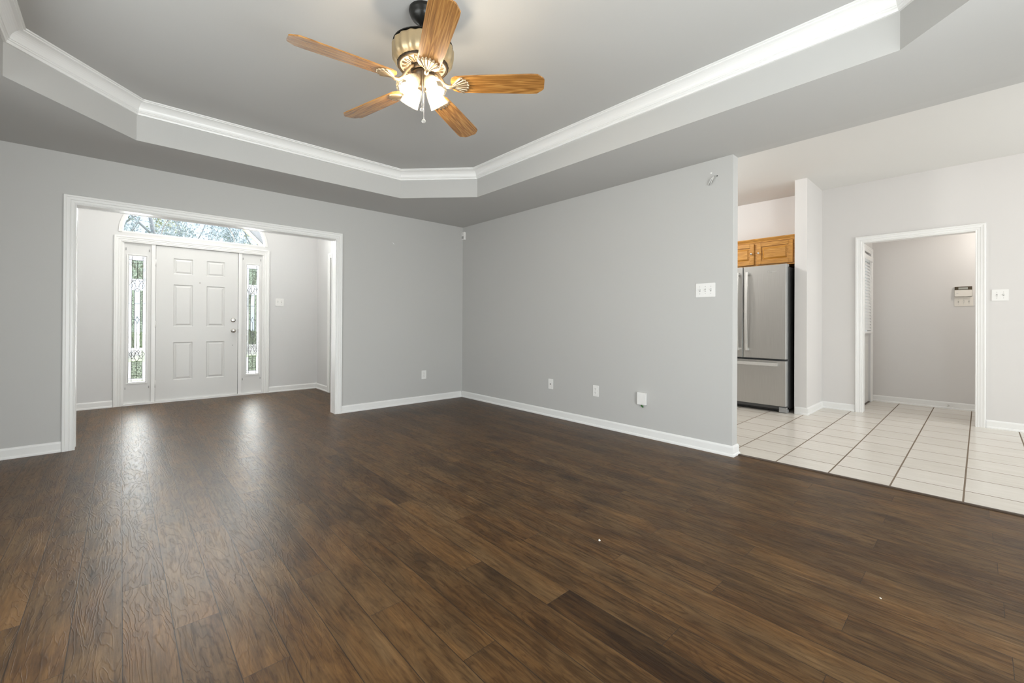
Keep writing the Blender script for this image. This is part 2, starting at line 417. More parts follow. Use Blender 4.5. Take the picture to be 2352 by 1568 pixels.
# ------------------------------------------------------------------ setting
struct('floor', MB().box(Xw-.12, Xe+.085, Ys-.12, Yf+.06, -.12, 0), PLANK, 'dark brown wood plank floor of the living room and foyer', 'floor')
struct('floor_kitchen', MB().box(Xe+.087, XH+.12, -2.8, Yn+.06, -.12, 0), TILE, 'pale beige square tile floor with brown grout in the kitchen', 'floor')
struct('trim_1', MB().sweep([(Xe+.108, Ye-.02), (Xe+.108, -2.7)], [(0, 0), (0, .004), (-.007, .007), (-.026, .007), (-.034, .003), (-.034, 0)]), THRESH,
       'dark narrow threshold strip between wood floor and tile', 'threshold')

OCT = [(2.875, .272), (2.875, 3.72), (2.283, 4.342), (.08, 4.342), (-.5, 3.72), (-.5, .272), (.08, -.35), (2.283, -.35)]
mb = MB()
ov = [(Xe, Ys-.05), (Xe, Yn+.03), (Xw-.05, Yn+.03), (Xw-.05, Ys-.05)]
v = [(*p, H) for p in ov]+[(*p, H) for p in OCT]+[(*p, TRAY_Z) for p in OCT]
f = [(0,1,5,4),(1,6,5),(1,2,7,6),(2,8,7),(2,3,9,8),(3,10,9),(3,0,11,10),(0,4,11)]
f += [(4+i, 4+(i+1) % 8, 12+(i+1) % 8, 12+i) for i in range(8)]+[tuple(range(12, 20))]
mb.add(v, f)
struct('ceiling', mb, CEIL, 'grey tray ceiling of the living room with clipped corners', 'ceiling')
cove = [(.024+.048*(1-math.cos(t)), 2.668+.054*math.sin(t)) for t in [R(90*k/7) for k in range(8)]]
cove = [(.026+.048*(k/7)**1.6, 2.668+.056*(1-(1-k/7)**1.6)) for k in range(8)]
crown = [(0, 2.642), (.013, 2.642), (.016, 2.650), (.016, 2.656), (.022, 2.660), (.022, 2.667)]+cove+[(.080, 2.7255), (.080, 2.731), (.090, 2.733), (.090, TRAY_Z-.0005), (0, TRAY_Z-.0005)]
struct('trim_2', MB().sweep(OCT, crown, True), TRIM, 'white crown moulding running round the tray ceiling', 'crown moulding')

# grey walls
mb = MB(); mb.box(Xw-.12, O0-.015, Yn, Yn+.06, 0, 2.8); mb.box(O1+.015, Xe, Yn, Yn+.06, 0, 2.8); mb.box(O0-.015, O1+.015, Yn, Yn+.06, OZ+.015, 2.8)
wn_ = struct('wall_north', mb, GREY, 'grey far wall with the wide cased opening to the foyer', 'wall')
mb = MB(); mb.box(Xe, Xe+TH, Ye, Yn+.12, 0, 2.86); mb.box(Xe, Xe+TH, Ys-.12, Ye, H, 2.86)
struct('wall_east', mb, GREY, 'long grey right wall ending at the open kitchen', 'wall')
mb = MB()
SW0, SW1, SZ0, SZ1 = -.1, 2.9, .20, 2.2
mb.box(Xw-.12, SW0, Ys-.12, Ys, 0, 2.8); mb.box(SW1, Xe, Ys-.12, Ys, 0, 2.8); mb.box(SW0, SW1, Ys-.12, Ys, 0, SZ0); mb.box(SW0, SW1, Ys-.12, Ys, SZ1, 2.8)
struct('wall_south', mb, GREY, 'grey wall behind the camera with a wide window', 'wall')
mb = MB(); WW0, WW1, WZ0, WZ1 = .6, 2.8, .55, 2.15
mb.box(Xw-.12, Xw, Ys-.12, WW0, 0, 2.8); mb.box(Xw-.12, Xw, WW1, Yn+.06, 0, 2.8); mb.box(Xw-.12, Xw, WW0, WW1, 0, WZ0); mb.box(Xw-.12, Xw, WW0, WW1, WZ1, 2.8)
struct('wall_west', mb, GREY, 'grey left side wall with a window', 'wall')

def sash_window(name, label, x0, x1, z0, z1, loc, rz, nx):
    t = thing(name, label, 'window', loc, rz, kind='structure')
    fr = MB(); e = .05
    fr.box(x0, x0+e, -.01, .10, z0, z1); fr.box(x1-e, x1, -.01, .10, z0, z1); fr.box(x0+e, x1-e, -.01, .10, z0, z0+e); fr.box(x0+e, x1-e, -.01, .10, z1-e, z1)
    for k in range(1, nx): xx = x0+(x1-x0)*k/nx; fr.box(xx-.03, xx+.03, .01, .09, z0+e, z1-e)
    fr.build('frame', TRIM, t, local=True)
    MB().box(x0+e, x1-e, .05, .054, z0+e, z1-e).build('pane', GCLEAR, t, local=True)
sash_window('window_4', 'wide white framed window behind the camera', -1.5, 1.5, SZ0, SZ1, (1.4, Ys, 0), PI, 3)
sash_window('window_5', 'white framed window in the left side wall', -1.1, 1.1, WZ0, WZ1, (Xw, 1.7, 0), PI/2, 2)

# foyer shell
mb = MB(); mb.box(FX0-.1, O0-.015, Yn+.0605, Yn+.12, 0, 3.2); mb.box(O1+.015, Xe-.01, Yn+.0605, Yn+.12, 0, 3.2); mb.box(O0-.015, O1+.015, Yn+.0605, Yn+.12, OZ+.015, 3.2)
struct('wall_foyer_south', mb, WHITEW, 'pale foyer side of the wall with the wide opening', 'wall')
struct('wall_foyer_west', MB().box(FX0-.1, FX0, Yn+.12, Yf+.14, 0, 3.2), WHITEW, 'pale left wall of the foyer', 'wall')
FD0, FD1 = 5.62, 6.655
mb = MB(); mb.box(FX1, FX1+.1, FD1+.01, Yf+.14, 0, 3.2); mb.box(FX1, FX1+.1, Yn+.12, FD0-.01, 0, 3.2); mb.box(FX1, FX1+.1, FD0-.01, FD1+.01, 2.05, 3.2)
struct('wall_foyer_east', mb, WHITEW, 'pale right wall of the foyer with a white cased doorway', 'wall')
struct('ceiling_foyer', MB().box(FX0-.1, 4.6, Yn+.06, Yf+.14, 3.2, 3.3), KCEIL, 'white foyer ceiling', 'ceiling')
mb = MB(); mb.box(4.5, 4.6, Yn+.06, Yf+.14, 0, 3.2); mb.box(FX1+.1, 4.6, Yf, Yf+.14, 0, 3.2); mb.box(Xe, 4.6, Yn+.061, Yn+.12, -.02, 3.2)
struct('wall_side_room', mb, WHITEW, 'pale walls of the room beside the foyer', 'wall')
struct('floor_side_room', MB().box(Xe+.087, 4.6, Yn+.065, Yf+.14, -.12, 0), PLANK, 'dark plank floor of the room beside the foyer', 'floor')
# front wall with door unit opening and half-round window opening
AC, AA, AB, AZ = .80, .815, .66, 2.19
mb = MB(); mb.box(FX0-.1, AC-AA, Yf, Yf+.14, 0, 3.2); mb.box(AC+AA, FX1+.1, Yf, Yf+.14, 0, 3.2); mb.box(AC-AA, AC+AA, Yf, Yf+.14, 2.085, AZ)
NA = 28
for k in range(NA):
    t0, t1 = PI*(1-k/NA), PI*(1-(k+1)/NA)
    p = [(AC+AA*math.cos(t0), AZ+AB*math.sin(t0)), (AC+AA*math.cos(t1), AZ+AB*math.sin(t1)), (AC+AA*math.cos(t1), 3.2), (AC+AA*math.cos(t0), 3.2)]
    v = [(x, Yf, z) for x, z in p]+[(x, Yf+.14, z) for x, z in p]
    mb.add(v, [(0,1,2,3),(7,6,5,4),(0,4,5,1),(2,6,7,3)])
struct('wall_foyer_north', mb, WHITEW, 'pale foyer wall around the white front door', 'wall')

# kitchen, dining and hall shell
mb = MB()
mb.box(Xp, Xp+.12, D1+.01, Yn+.06, 0, 2.9); mb.box(Xp, Xp+.12, -2.8, D0-.01, 0, 2.9); mb.box(Xp, Xp+.12, D0-.01, D1+.01, DZ+.01, 2.9)
struct('wall_kitchen', mb, KWALL, 'pale kitchen wall with the white cased hall doorway', 'wall')
struct('wall_kitchen_north', MB().box(Xe+TH, Xp+.12, Yn, Yn+.06, 0, 2.9), KWALL, 'pale end wall of the kitchen', 'wall')
struct('wall_column', MB().box(5.99, Xp, 1.382, 1.508, 0, HK), KWALL, 'pale narrow partition wall standing beside the refrigerator', 'wall')
mb = MB(); mb.box(Xe, 4.1, -2.72, -2.6, 0, 2.9); mb.box(6.3, Xp, -2.72, -2.6, 0, 2.9); mb.box(4.1, 6.3, -2.72, -2.6, 0, .5); mb.box(4.1, 6.3, -2.72, -2.6, 2.2, 2.9)
struct('wall_dining_south', mb, KWALL, 'pale dining end wall with a window', 'wall')
struct('wall_dining_west', MB().box(Xe-.02, Xe+TH, -2.6, Ys-.12, 0, 2.9), KWALL, 'pale short dining wall', 'wall')
sash_window('window_6', 'white framed window of the dining area', -1.1, 1.1, .5, 2.2, (5.2, -2.6, 0), PI, 2)
struct('ceiling_kitchen', MB().box(Xe+TH-.002, Xp+.12, -2.75, Yn+.06, HK, 2.9), KCEIL, 'white kitchen ceiling', 'ceiling')
mb = MB(); mb.box(XH, XH+.1, -1.5, YH+.1, 0, 2.5)
struct('wall_hall_back', mb, KWALL, 'pale wall seen through the hall doorway', 'wall')
mb = MB(); mb.box(Xp+.12, 6.86, YH, YH+.1, 0, 2.5); mb.box(7.72, XH, YH, YH+.1, 0, 2.5); mb.box(6.86, 7.72, YH, YH+.1, 2.06, 2.5)
struct('wall_hall_left', mb, KWALL, 'pale hall wall around the door with blinds', 'wall')
struct('wall_hall_right', MB().box(Xp+.12, XH+.1, -1.6, -1.5, 0, 2.5), KWALL, 'pale far end of the hall', 'wall')
struct('ceiling_hall', MB().box(Xp+.12, XH+.1, -1.6, YH+.1, 2.44, 2.54), KCEIL, 'white hall ceiling', 'ceiling')

# baseboards
BB = [(0, 0), (.020, 0), (.020, .010), (.017, .018), (.012, .022), (.012, .070), (.009, .079), (.004, .085), (0, .085)]
def bb(name, label, *paths):
    m_ = MB()
    for p in paths: m_.sweep(p, BB)
    struct(name, m_, TRIM, label, 'baseboard')
bb('baseboard_east', 'white baseboard along the long grey right wall', [(Xe+TH, Yn-.03), (Xe+TH, Ye), (Xe, Ye), (Xe, Yn)])
bb('baseboard_north', 'white baseboard along the far grey wall', [(Xe-.021, Yn), (O1+.074, Yn)], [(O0-.074, Yn), (Xw, Yn)])
bb('baseboard_west', 'white baseboard along the left side wall', [(Xw, Yn-.021), (Xw, Ys)])
bb('baseboard_foyer_north', 'white baseboard on both sides of the front door', [(FX1, Yf), (1.655, Yf)], [(-.069, Yf), (FX0, Yf)])
bb('baseboard_foyer_east', 'short white baseboard on the right foyer wall', [(FX1, FD1+.075), (FX1, Yf-.021)])
bb('baseboard_kitchen', 'white baseboard around the partition beside the refrigerator and kitchen wall', [(5.99, 1.508-.0005), (5.99, 1.382), (Xp, 1.382)][::-1][::-1] and [(Xp, D1+.075), (Xp, 1.382), (5.99, 1.382), (5.99, 1.5)], [(Xp, -2.5), (Xp, D0-.075)])
bb('baseboard_hall', 'white baseboard on the wall beyond the hall doorway', [(XH, -1.45), (XH, YH-.001)])

# casings
CAS = [(-.004, 0), (-.004, .010), (.003, .014), (.009, .011), (.014, .015), (.026, .016), (.030, .013), (.034, .018), (.052, .019), (.056, .023), (.069, .023), (.073, .018), (.073, 0)]
mb = MB(); mb.casing((0, Yn, 0), (1,0,0), (0,-1,0), O0, O1, OZ, CAS)
mb.box(O0-.015, O0, Yn, Yn+.121, 0, OZ+.015); mb.box(O1, O1+.015, Yn, Yn+.121, 0, OZ+.015); mb.box(O0, O1, Yn, Yn+.121, OZ, OZ+.015)
mb.casing((0, Yn+.12, 0), (1,0,0), (0,1,0), O0, O1, OZ, CAS)
struct('trim_3', mb, TRIM, 'white fluted casing around the wide opening to the foyer', 'door casing')
mb = MB(); mb.casing((Xp, 0, 0), (0,1,0), (-1,0,0), D0, D1, DZ, CAS)
mb.box(Xp, Xp+.122, D0-.01, D0, 0, DZ+.01); mb.box(Xp, Xp+.122, D1, D1+.01, 0, DZ+.01); mb.box(Xp, Xp+.122, D0, D1, DZ, DZ+.01)
struct('trim_4', mb, TRIM, 'white fluted casing around the hall doorway in the kitchen wall', 'door casing')
mb = MB(); mb.casing((FX1, 0, 0), (0,1,0), (-1,0,0), FD0, FD1, 2.04, CAS)
mb.box(FX1, FX1+.1, FD0-.01, FD0, 0, 2.05); mb.box(FX1, FX1+.1, FD1, FD1+.01, 0, 2.05); mb.box(FX1, FX1+.1, FD0, FD1, 2.04, 2.05)
struct('trim_5', mb, TRIM, 'white casing of the side doorway at the right of the foyer', 'door casing')
mb = MB(); mb.casing((0, Yf, 0), (1,0,0), (0,-1,0), .005, 1.581, 2.067, CAS)
mb.box(-.016, .028, Yf, Yf+.13, .0, 2.085); mb.box(1.563, 1.616, Yf, Yf+.13, .0, 2.085); mb.box(.028, 1.563, Yf, Yf+.13, 2.064, 2.085)
mb.box(.292, .332, Yf+.002, Yf+.13, .024, 2.064); mb.box(1.258, 1.300, Yf+.002, Yf+.13, .024, 2.064)
mb.box(.028, 1.563, Yf-.012, Yf+.13, 0, .024)
mb.box(.346, 1.244, Yf+.056, Yf+.13, .024, .040); mb.box(.332, .346, Yf+.056, Yf+.13, .024, 2.064); mb.box(1.244, 1.258, Yf+.056, Yf+.13, .024, 2.064); mb.box(.346, 1.244, Yf+.056, Yf+.13, 2.05, 2.064)
struct('trim_6', mb, TRIM, 'white casing and frame around the front door and its sidelights', 'door casing')

# ------------------------------------------------------------------ front door
def raised_slab(x0, x1, z0, z1, panels, y0, y1, dep=.012):
    m_ = MB(); xs = sorted({x0, x1, *[p for q in panels for p in q[:2]]}); zs = sorted({z0, z1, *[p for q in panels for p in q[2:]]})
    m_.box(x0, x1, y0+dep, y1, z0, z1)
    for i in range(len(xs)-1):
        for j in range(len(zs)-1):
            a = ((xs[i]+xs[i+1])/2, (zs[j]+zs[j+1])/2)
            if not any(p[0] < a[0] < p[1] and p[2] < a[1] < p[3] for p in panels): m_.add([(xs[i], y0, zs[j]), (xs[i+1], y0, zs[j]), (xs[i+1], y0, zs[j+1]), (xs[i], y0, zs[j+1])], [(0,1,2,3)])
    for a, b, c, d in panels:
        e = .010
        v = [(a, y0, c), (b, y0, c), (b, y0, d), (a, y0, d), (a+e, y0+dep-.0005, c+e), (b-e, y0+dep-.0005, c+e), (b-e, y0+dep-.0005, d-e), (a+e, y0+dep-.0005, d-e)]
        m_.add(v, [(0,1,5,4),(1,2,6,5),(2,3,7,6),(3,0,4,7)])
        m_.frustum(a+e+.006, b-e-.006, c+e+.006, d-e-.006, y0+dep-.0005, y0+.003, .020)
    for p in (x0, x1): m_.add([(p, y0, z0), (p, y0+dep, z0), (p, y0+dep, z1), (p, y0, z1)], [(0,1,2,3)])
    for p in (z0, z1): m_.add([(x0, y0, p), (x1, y0, p), (x1, y0+dep, p), (x0, y0+dep, p)], [(0,1,2,3)])
    return m_
door = thing('door_1', 'white six panel front door between two leaded glass sidelights', 'door', (.335, Yf, 0), kind='structure')
pc = [(.517, .727), (.880, 1.092)]; pr = [(.285, .79), (1.00, 1.56), (1.70, 1.91)]
raised_slab(.336, 1.252, .0245, 2.058, [(*a, *b) for a in pc for b in pr], Yf+.012, Yf+.054).build('slab', DOORW, door)
for z in (.25, 1.03, 1.83):
    MB().tube([(.334, Yf+.004, z-.045), (.334, Yf+.004, z+.045)], .006).build('hinge', TRIM, door)
yk = Yf+.012
mb = MB().lathe([(.031, 0), (.031, -.006), (.024, -.012), (.014, -.016), (.012, -.032), (.020, -.040), (.027, -.052), (.026, -.064), (.016, -.070), (0, -.070)], (1.196, yk, .939), (0,1,0), 28)
tag(mb.build('door_knob', NICKEL, door), 'round satin metal door knob')
mb = MB().lathe([(.031, 0), (.031, -.006), (.025, -.014), (.018, -.016), (0, -.016)], (1.196, yk, 1.09), (0,1,0), 28)
db = tag(mb.build('deadbolt', NICKEL, door), 'round satin metal deadbolt')
MB().rbox(1.180, 1.212, yk-.030, yk-.0155, 1.085, 1.095, .004).build('thumb_turn', NICKEL, db)
MB().lathe([(.007, 0), (.006, -.004), (0, -.004)], (.803, yk, 1.60), (0,1,0), 12).build('peephole', NICKEL, door)
MB().lathe([(.0045, -.0006), (0, -.0007)], (1.19, yk, .73), (0,1,0), 10).build('screw_hole', SLOT, door)
MB().box(1.2535, 1.2575, yk-.004, yk+.004, .905, .965).build('latch_plate', BLACK, door)

# ------------------------------------------------------------------ leaded sidelights
def sidelight(name, label, px0, px1, gx0, gx1, gz0, gz1):
    t = thing(name, label, 'window', ((px0+px1)/2, Yf, 0), kind='structure')
    y = Yf+.020; m_ = MB()
    m_.box(px0-.003, gx0, y, y+.035, .022, 2.066); m_.box(gx1, px1+.003, y, y+.035, .022, 2.066); m_.box(gx0, gx1, y, y+.035, .022, gz0); m_.box(gx0, gx1, y, y+.035, gz1, 2.066)
    m_.build('panel', DOORW, t)
    fr = MB()
    for a, b in ((0, .010), (.012, .022)):
        o0, o1 = (.024, .010) if a == 0 else (.010, 0)
        d = .012 if a == 0 else .006
        fr.box(gx0-o0, gx0-o1, y-d, y, gz0-o0, gz1+o0); fr.box(gx1+o1, gx1+o0, y-d, y, gz0-o0, gz1+o0)
        fr.box(gx0-o1, gx1+o1, y-d, y, gz0-o0, gz0-o1); fr.box(gx0-o1, gx1+o1, y-d, y, gz1+o1, gz1+o0)
    fr.build('glass_frame', TRIM, t, bevel=.003)
    W, Hh = gx1-gx0, gz1-gz0
    def q(u, s): return Vector((gx0+u*W, y+.007, gz1-s*Hh))     # u across, s down from the top
    cm = MB()
    def line(pts, r=.0027):
        P3 = [q(*p) for p in pts]
        if len(P3) > 3:      # smooth the leaded curves
            X = [P3[0]]+P3+[P3[-1]]; P3 = [X[1]]
            for i in range(1, len(X)-2):
                for k in range(1, 5):
                    t = k/4; a_, b_, c_, d_ = X[i-1:i+3]
                    P3.append(.5*((2*b_)+(c_-a_)*t+(2*a_-5*b_+4*c_-d_)*t*t+(3*b_-a_-3*c_+d_)*t**3))
        cm.tube(P3, r, 6)
    bl, br = .17, .83
    line([(bl, 0), (bl, 1)]); line([(br, 0), (br, 1)])
    for s in (.032, .973): line([(0, s), (1, s)])
    for s in (.057, .949): line([(bl, s), (br, s)])
    for s in (.377, .626): line([(0, s), (bl, s)]); line([(br, s), (1, s)])
    line([(.5, .032), (.5, .174)]); line([(.5, .832), (.5, .973)])
    for u in (.33, .67): line([(u, .262), (u, .745)])
    line([(.5, .535), (.5, .738)]); line([(bl, .505), (.34, .505)]); line([(.66, .505), (br, .505)])
    line([(.33, .377), (.67, .377)]); line([(.33, .626), (.67, .626)])
    def flower(c, sg):
        def pt(u, s): return (.5+u, c+sg*s)
        # s measured from the centre, towards the tip
        line([pt(0, -.055), pt(-.13, -.028), pt(-.13, -.005), pt(0, .030), pt(.13, -.005), pt(.13, -.028), pt(0, -.055)])
        for k in (-1, 1):
            line([pt(k*.13, -.030), pt(k*.28, -.030), pt(k*.36, -.012), pt(k*.46, .004), pt(k*.36, .022), pt(k*.2, .038), pt(k*.1, .034), pt(0, .030)])
            line([pt(k*.13, -.008), pt(k*.27, -.004), pt(k*.32, .010), pt(k*.25, .026)])
            line([pt(k*.28, -.030), pt(k*.18, -.012), pt(k*.10, .010), pt(k*.2, .034)])
        line([pt(0, .030), pt(-.12, .040), pt(0, .056), pt(.12, .040), pt(0, .030)])
    flower(.226, 1); flower(.785, -1)
    line([(.5, .480), (.42, .500), (.33, .505), (.42, .512), (.5, .535), (.58, .512), (.67, .505), (.58, .500), (.5, .480)])
    cm.build('lead_came', LEAD, t)
    def pane(lst, nm, m_, lab):
        p = MB()
        for u0, u1, s0, s1 in lst: a, b = q(u0, s1), q(u1, s0); p.box(a.x, b.x, y+.009, y+.013, a.z, b.z)
        tag(p.build(nm, m_, t), lab)
    pane([(0, bl, 0, 1), (br, 1, 0, 1), (bl, br, 0, .032), (bl, br, .973, 1), (bl, br, .180, .270), (bl, br, .730, .835)], 'bevelled_pane', GBEVEL, 'clear bevelled glass border')
    pane([(.33, .67, .27, .73)], 'clear_pane', GCLEAR, 'clear glass middle strips')
    pane([(bl, br, .032, .180), (bl, br, .835, .973), (bl, .33, .27, .73), (.67, br, .27, .73)], 'textured_pane', GTEX, 'grey green rippled glass')
    for xx, zz in ((px0+.010, gz1+.07), (px1-.022, gz1+.07), (px0+.010, gz0-.09), (px1-.022, gz0-.09)):
        MB().box(xx, xx+.008, y-.010, y, zz, zz+.03).build('curtain_bracket', FRLIGHT, t)
sidelight('window_1', 'leaded glass sidelight left of the front door, on its hinge side', .030, .290, .074, .235, .292, 1.897)
sidelight('window_2', 'leaded glass sidelight right of the front door, beside the knob', 1.302, 1.561, 1.367, 1.516, .304, 1.903)

# half-round window above the door
win = thing('window_3', 'half round window above the front door showing trees outside', 'window', (AC, Yf, AZ), kind='structure')
def arc_band(a0, b0, a1, b1, y0, y1, z):
    m_ = MB(); N = 40; v = []
    for k in range(N+1):
        t = PI*k/N; c, s_ = math.cos(t), math.sin(t)
        v += [(AC+a0*c, y0, z+b0*s_), (AC+a1*c, y0, z+b1*s_), (AC+a1*c, y1, z+b1*s_), (AC+a0*c, y1, z+b0*s_)]
    f = []
    for k in range(N):
        for j in range(4): f.append((k*4+j, k*4+(j+1) % 4, k*4+4+(j+1) % 4, k*4+4+j))
    f += [(0,1,2,3), (N*4+3, N*4+2, N*4+1, N*4)]
    return m_.add(v, f)
mb = arc_band(AA+.012, AB+.012, AA-.022, AB-.022, Yf-.012, Yf+.02, AZ)
b2 = arc_band(AA, AB, AA-.030, AB-.030, Yf+.01, Yf+.05, AZ); mb.add(b2.v, b2.f)
mb.box(AC-AA+.002, AC+AA-.002, Yf-.001, Yf+.05, AZ-.004, AZ+.016)
mb.build('frame', TRIM, win)
mb = MB(); N = 40; a, b = AA-.028, AB-.028
pts = [(AC+a*math.cos(PI*k/N), AZ+.012+b*math.sin(PI*k/N)) for k in range(N+1)]
v = [(x, Yf+.030, z) for x, z in pts]+[(x, Yf+.034, z) for x, z in pts]; n_ = N+1
mb.add(v, [tuple(range(n_)), tuple(range(2*n_-1, n_-1, -1))]+[(i, i+1, i+1+n_, i+n_) for i in range(N)])
mb.build('pane', GCLEAR, win)
mb = MB()
ia, ib = .41, .36
mb.tube([(AC+ia*math.cos(PI*k/24), Yf+.027, AZ+.014+ib*math.sin(PI*k/24)) for k in range(25)], .006, 6)
for t in (R(38), R(72), R(108), R(142)):
    mb.tube([(AC+ia*math.cos(t), Yf+.027, AZ+.014+ib*math.sin(t)), (AC+(AA-.036)*math.cos(t), Yf+.027, AZ+.014+(AB-.036)*math.sin(t))], .006, 6)
mb.build('grille', mat('grille_grey', (.30, .30, .30), .5), win)

# ------------------------------------------------------------------ hall door with blinds
hd = thing('door_2', 'white half glass door behind the hall doorway, mostly hidden', 'door', (7.29, YH, 0), kind='structure')
mb = MB(); mb.box(6.87, 6.97, YH+.02, YH+.06, .01, 2.05); mb.box(7.60, 7.70, YH+.02, YH+.06, .01, 2.05); mb.box(6.97, 7.60, YH+.02, YH+.06, .01, .95); mb.box(6.97, 7.60, YH+.02, YH+.06, 1.93, 2.05)
mb.frustum(7.02, 7.26, .2, .82, YH+.02, YH+.012, .02); mb.frustum(7.31, 7.55, .2, .82, YH+.02, YH+.012, .02)
mb.build('slab', DOORW, hd)
MB().box(6.97, 7.60, YH+.038, YH+.043, .95, 1.93).build('pane', GCLEAR, hd)
MB().box(6.87, 7.70, YH+.004, YH+.055, 0, .010).build('sill', THRESH, hd)
mb = MB(); mb.casing((0, YH, 0), (1,0,0), (0,-1,0), 6.868, 7.712, 2.055, [(p[0], p[1]*.8) for p in CAS])
struct('trim_7', mb, TRIM, 'white casing of the hall door with blinds', 'door casing')
bl_ = thing('window_blind', 'white slatted blind hanging on the hall door glass', 'blind', (7.28, YH, 1.98))
MB().box(6.93, 7.66, YH-.036, YH+.012, 1.93, 1.99).build('valance', TRIM, bl_)
mb = MB()
for k in range(22):
    z = 1.02+k*.041
    mb.add([(6.95, YH-.020, z-.020), (7.645, YH-.020, z-.020), (7.645, YH+.002, z+.022), (6.95, YH+.002, z+.022), (6.95, YH-.017, z-.021), (7.645, YH-.017, z-.021), (7.645, YH+.005, z+.021), (6.95, YH+.005, z+.021)], [(0,1,2,3),(7,6,5,4),(0,4,5,1),(1,5,6,2),(2,6,7,3),(3,7,4,0)])
mb.build('slats', TRIM, bl_)
MB().rbox(6.94, 7.655, YH-.030, YH+.010, .955, .985, .006, axis=0).build('bottom_rail', TRIM, bl_)
MB().tube([(7.42, YH-.034, 1.93), (7.42, YH-.034, 1.35)], .004, 6).build('wand', PLASTIC, bl_)

# ------------------------------------------------------------------ small wall fittings (local: x right as seen, y into the wall, z up)
def screw(m_, x, z, y=-.0062): m_.lathe([(.0032, .001), (.0032, 0), (.002, -.0008), (0, -.0008)], (x, y, z), (0,1,0), 10)
def switch_plate(label, gangs, loc, rz, material=PLASTIC, tilt=None, w_=None):
    t = thing('light_switch', label, 'light switch', loc, rz, 'light switches on the walls')
    w2 = (w_ or (.072+.046*(gangs-1)))/2
    m_ = MB(); m_.rbox(-w2, w2, -.006, 0, -.0585, .0585, .005); m_.build('cover_plate', material, t, bevel=.0015, local=True)
    for g in range(gangs):
        x = (g-(gangs-1)/2)*.046
        MB().box(x-.005, x+.005, -.0066, -.002, -.012, .012).build('toggle_slot', FRLIGHT, t, local=True)
        s_ = 1 if (g+gangs) % 2 else -1
        m_ = MB(); m_.add([(x-.0035, -.006, -.006), (x+.0035, -.006, -.006), (x+.0035, -.006, .006), (x-.0035, -.006, .006), (x-.003, -.017, s_*.006-.003), (x+.003, -.017, s_*.006-.003), (x+.003, -.017, s_*.006+.003), (x-.003, -.017, s_*.006+.003)],
                          [(4,5,6,7),(0,1,5,4),(1,2,6,5),(2,3,7,6),(3,0,4,7)])
        m_.build('toggle', material, t, local=True)
        for z in (-.030, .030):
            m_ = MB(); screw(m_, x, z); m_.build('screw', SCREWM, t, local=True)
    return t
def outlet(label, loc, rz, group=None):
    t = thing('wall_outlet', label, 'outlet', loc, rz, group or 'wall outlets of the living room')
    MB().rbox(-.036, .036, -.006, 0, -.0575, .0575, .005).build('cover_plate', PLASTIC, t, bevel=.0015, local=True)
    for z in (-.0195, .0195):
        r_ = MB().rbox(-.0165, .0165, -.0085, -.005, z-.014, z+.014, .010).build('receptacle', PLASTIC, t, local=True)
        s_ = MB()
        s_.box(-.0072, -.0048, -.0089, -.008, z+.001, z+.008); s_.box(.0048, .0068, -.0089, -.008, z+.001, z+.007); s_.lathe([(.0026, .0004), (.0026, 0), (0, 0)], (0, -.0089, z-.007), (0,1,0), 10)
        s_.build('slots', SLOT, r_, local=True)
    m_ = MB(); screw(m_, 0, 0); m_.build('screw', SCREWM, t, local=True)
    return t
EW = -PI/2
switch_plate('white three gang light switch on the long grey wall', 3, (Xe, 1.570, 1.357), EW)
switch_plate('white two gang light switch on the foyer wall right of the front door', 2, (1.797, Yf, 1.369), 0)
switch_plate('white two gang light switch right of the hall doorway', 2, (Xp, -.140, 1.385), EW)
switch_plate('three gang light switch below the alarm keypad in the hall', 3, (XH, .139, 1.372), EW, CREAM)
outlet('white outlet on the far grey wall left of the corner', (3.023, Yn, .367), 0)
outlet('white duplex outlet in the middle of the three plates low on the long grey wall', (Xe, 2.697, .368), EW)
t = thing('cable_plate', 'white cable jack plate low on the long grey wall, nearest the corner', 'cable plate', (Xe, 3.330, .372), EW)
MB().rbox(-.036, .036, -.006, 0, -.0575, .0575, .005).build('cover_plate', PLASTIC, t, bevel=.0015, local=True)
m_ = MB().lathe([(.0055, .001), (.0055, -.009), (.002, -.009), (0, -.007)], (0, -.0055, 0), (0,1,0), 12); m_.build('jack', SLOT, t, local=True)
for z in (-.042, .042):
    m_ = MB(); screw(m_, 0, z); m_.build('screw', PLASTIC, t, local=True)
t = thing('cover_box', 'plain white cover box with a green wire end below, low on the long grey wall', 'junction cover', (Xe, 2.157, .362), EW)
MB().rbox(-.045, .045, -.030, 0, -.057, .057, .004).build('cover', PLASTIC, t, bevel=.003, local=True)
MB().tube([(-.006, -.012, -.054), (-.004, -.014, -.066), (.004, -.016, -.074), (.014, -.015, -.080)], [.003, .005, .008, .006], 8).build('wire_end', GREENP, t, local=True)
# alarm keypad
t = thing('alarm_keypad', 'cream alarm keypad with a dark display strip on the hall wall', 'keypad', (XH, .143, 1.497), EW)
m_ = MB(); m_.add([(-.078, 0, -.064), (.078, 0, -.064), (.078, 0, .064), (-.078, 0, .064), (-.076, -.034, -.062), (.076, -.034, -.062), (.076, -.026, .062), (-.076, -.026, .062)], [(4,5,6,7),(0,1,5,4),(1,2,6,5),(2,3,7,6),(3,0,4,7),(3,2,1,0)])
m_.build('body', CREAM, t, bevel=.003, local=True)
def slope(x0, x1, z0, z1, d):
    yy = lambda z: -.034+(z+.062)/.124*.008-d
    return MB().add([(x0, yy(z0), z0), (x1, yy(z0), z0), (x1, yy(z1), z1), (x0, yy(z1), z1), (x0, yy(z0)+.003, z0), (x1, yy(z0)+.003, z0), (x1, yy(z1)+.003, z1), (x0, yy(z1)+.003, z1)], [(0,1,2,3),(0,4,5,1),(1,5,6,2),(2,6,7,3),(3,7,4,0)])
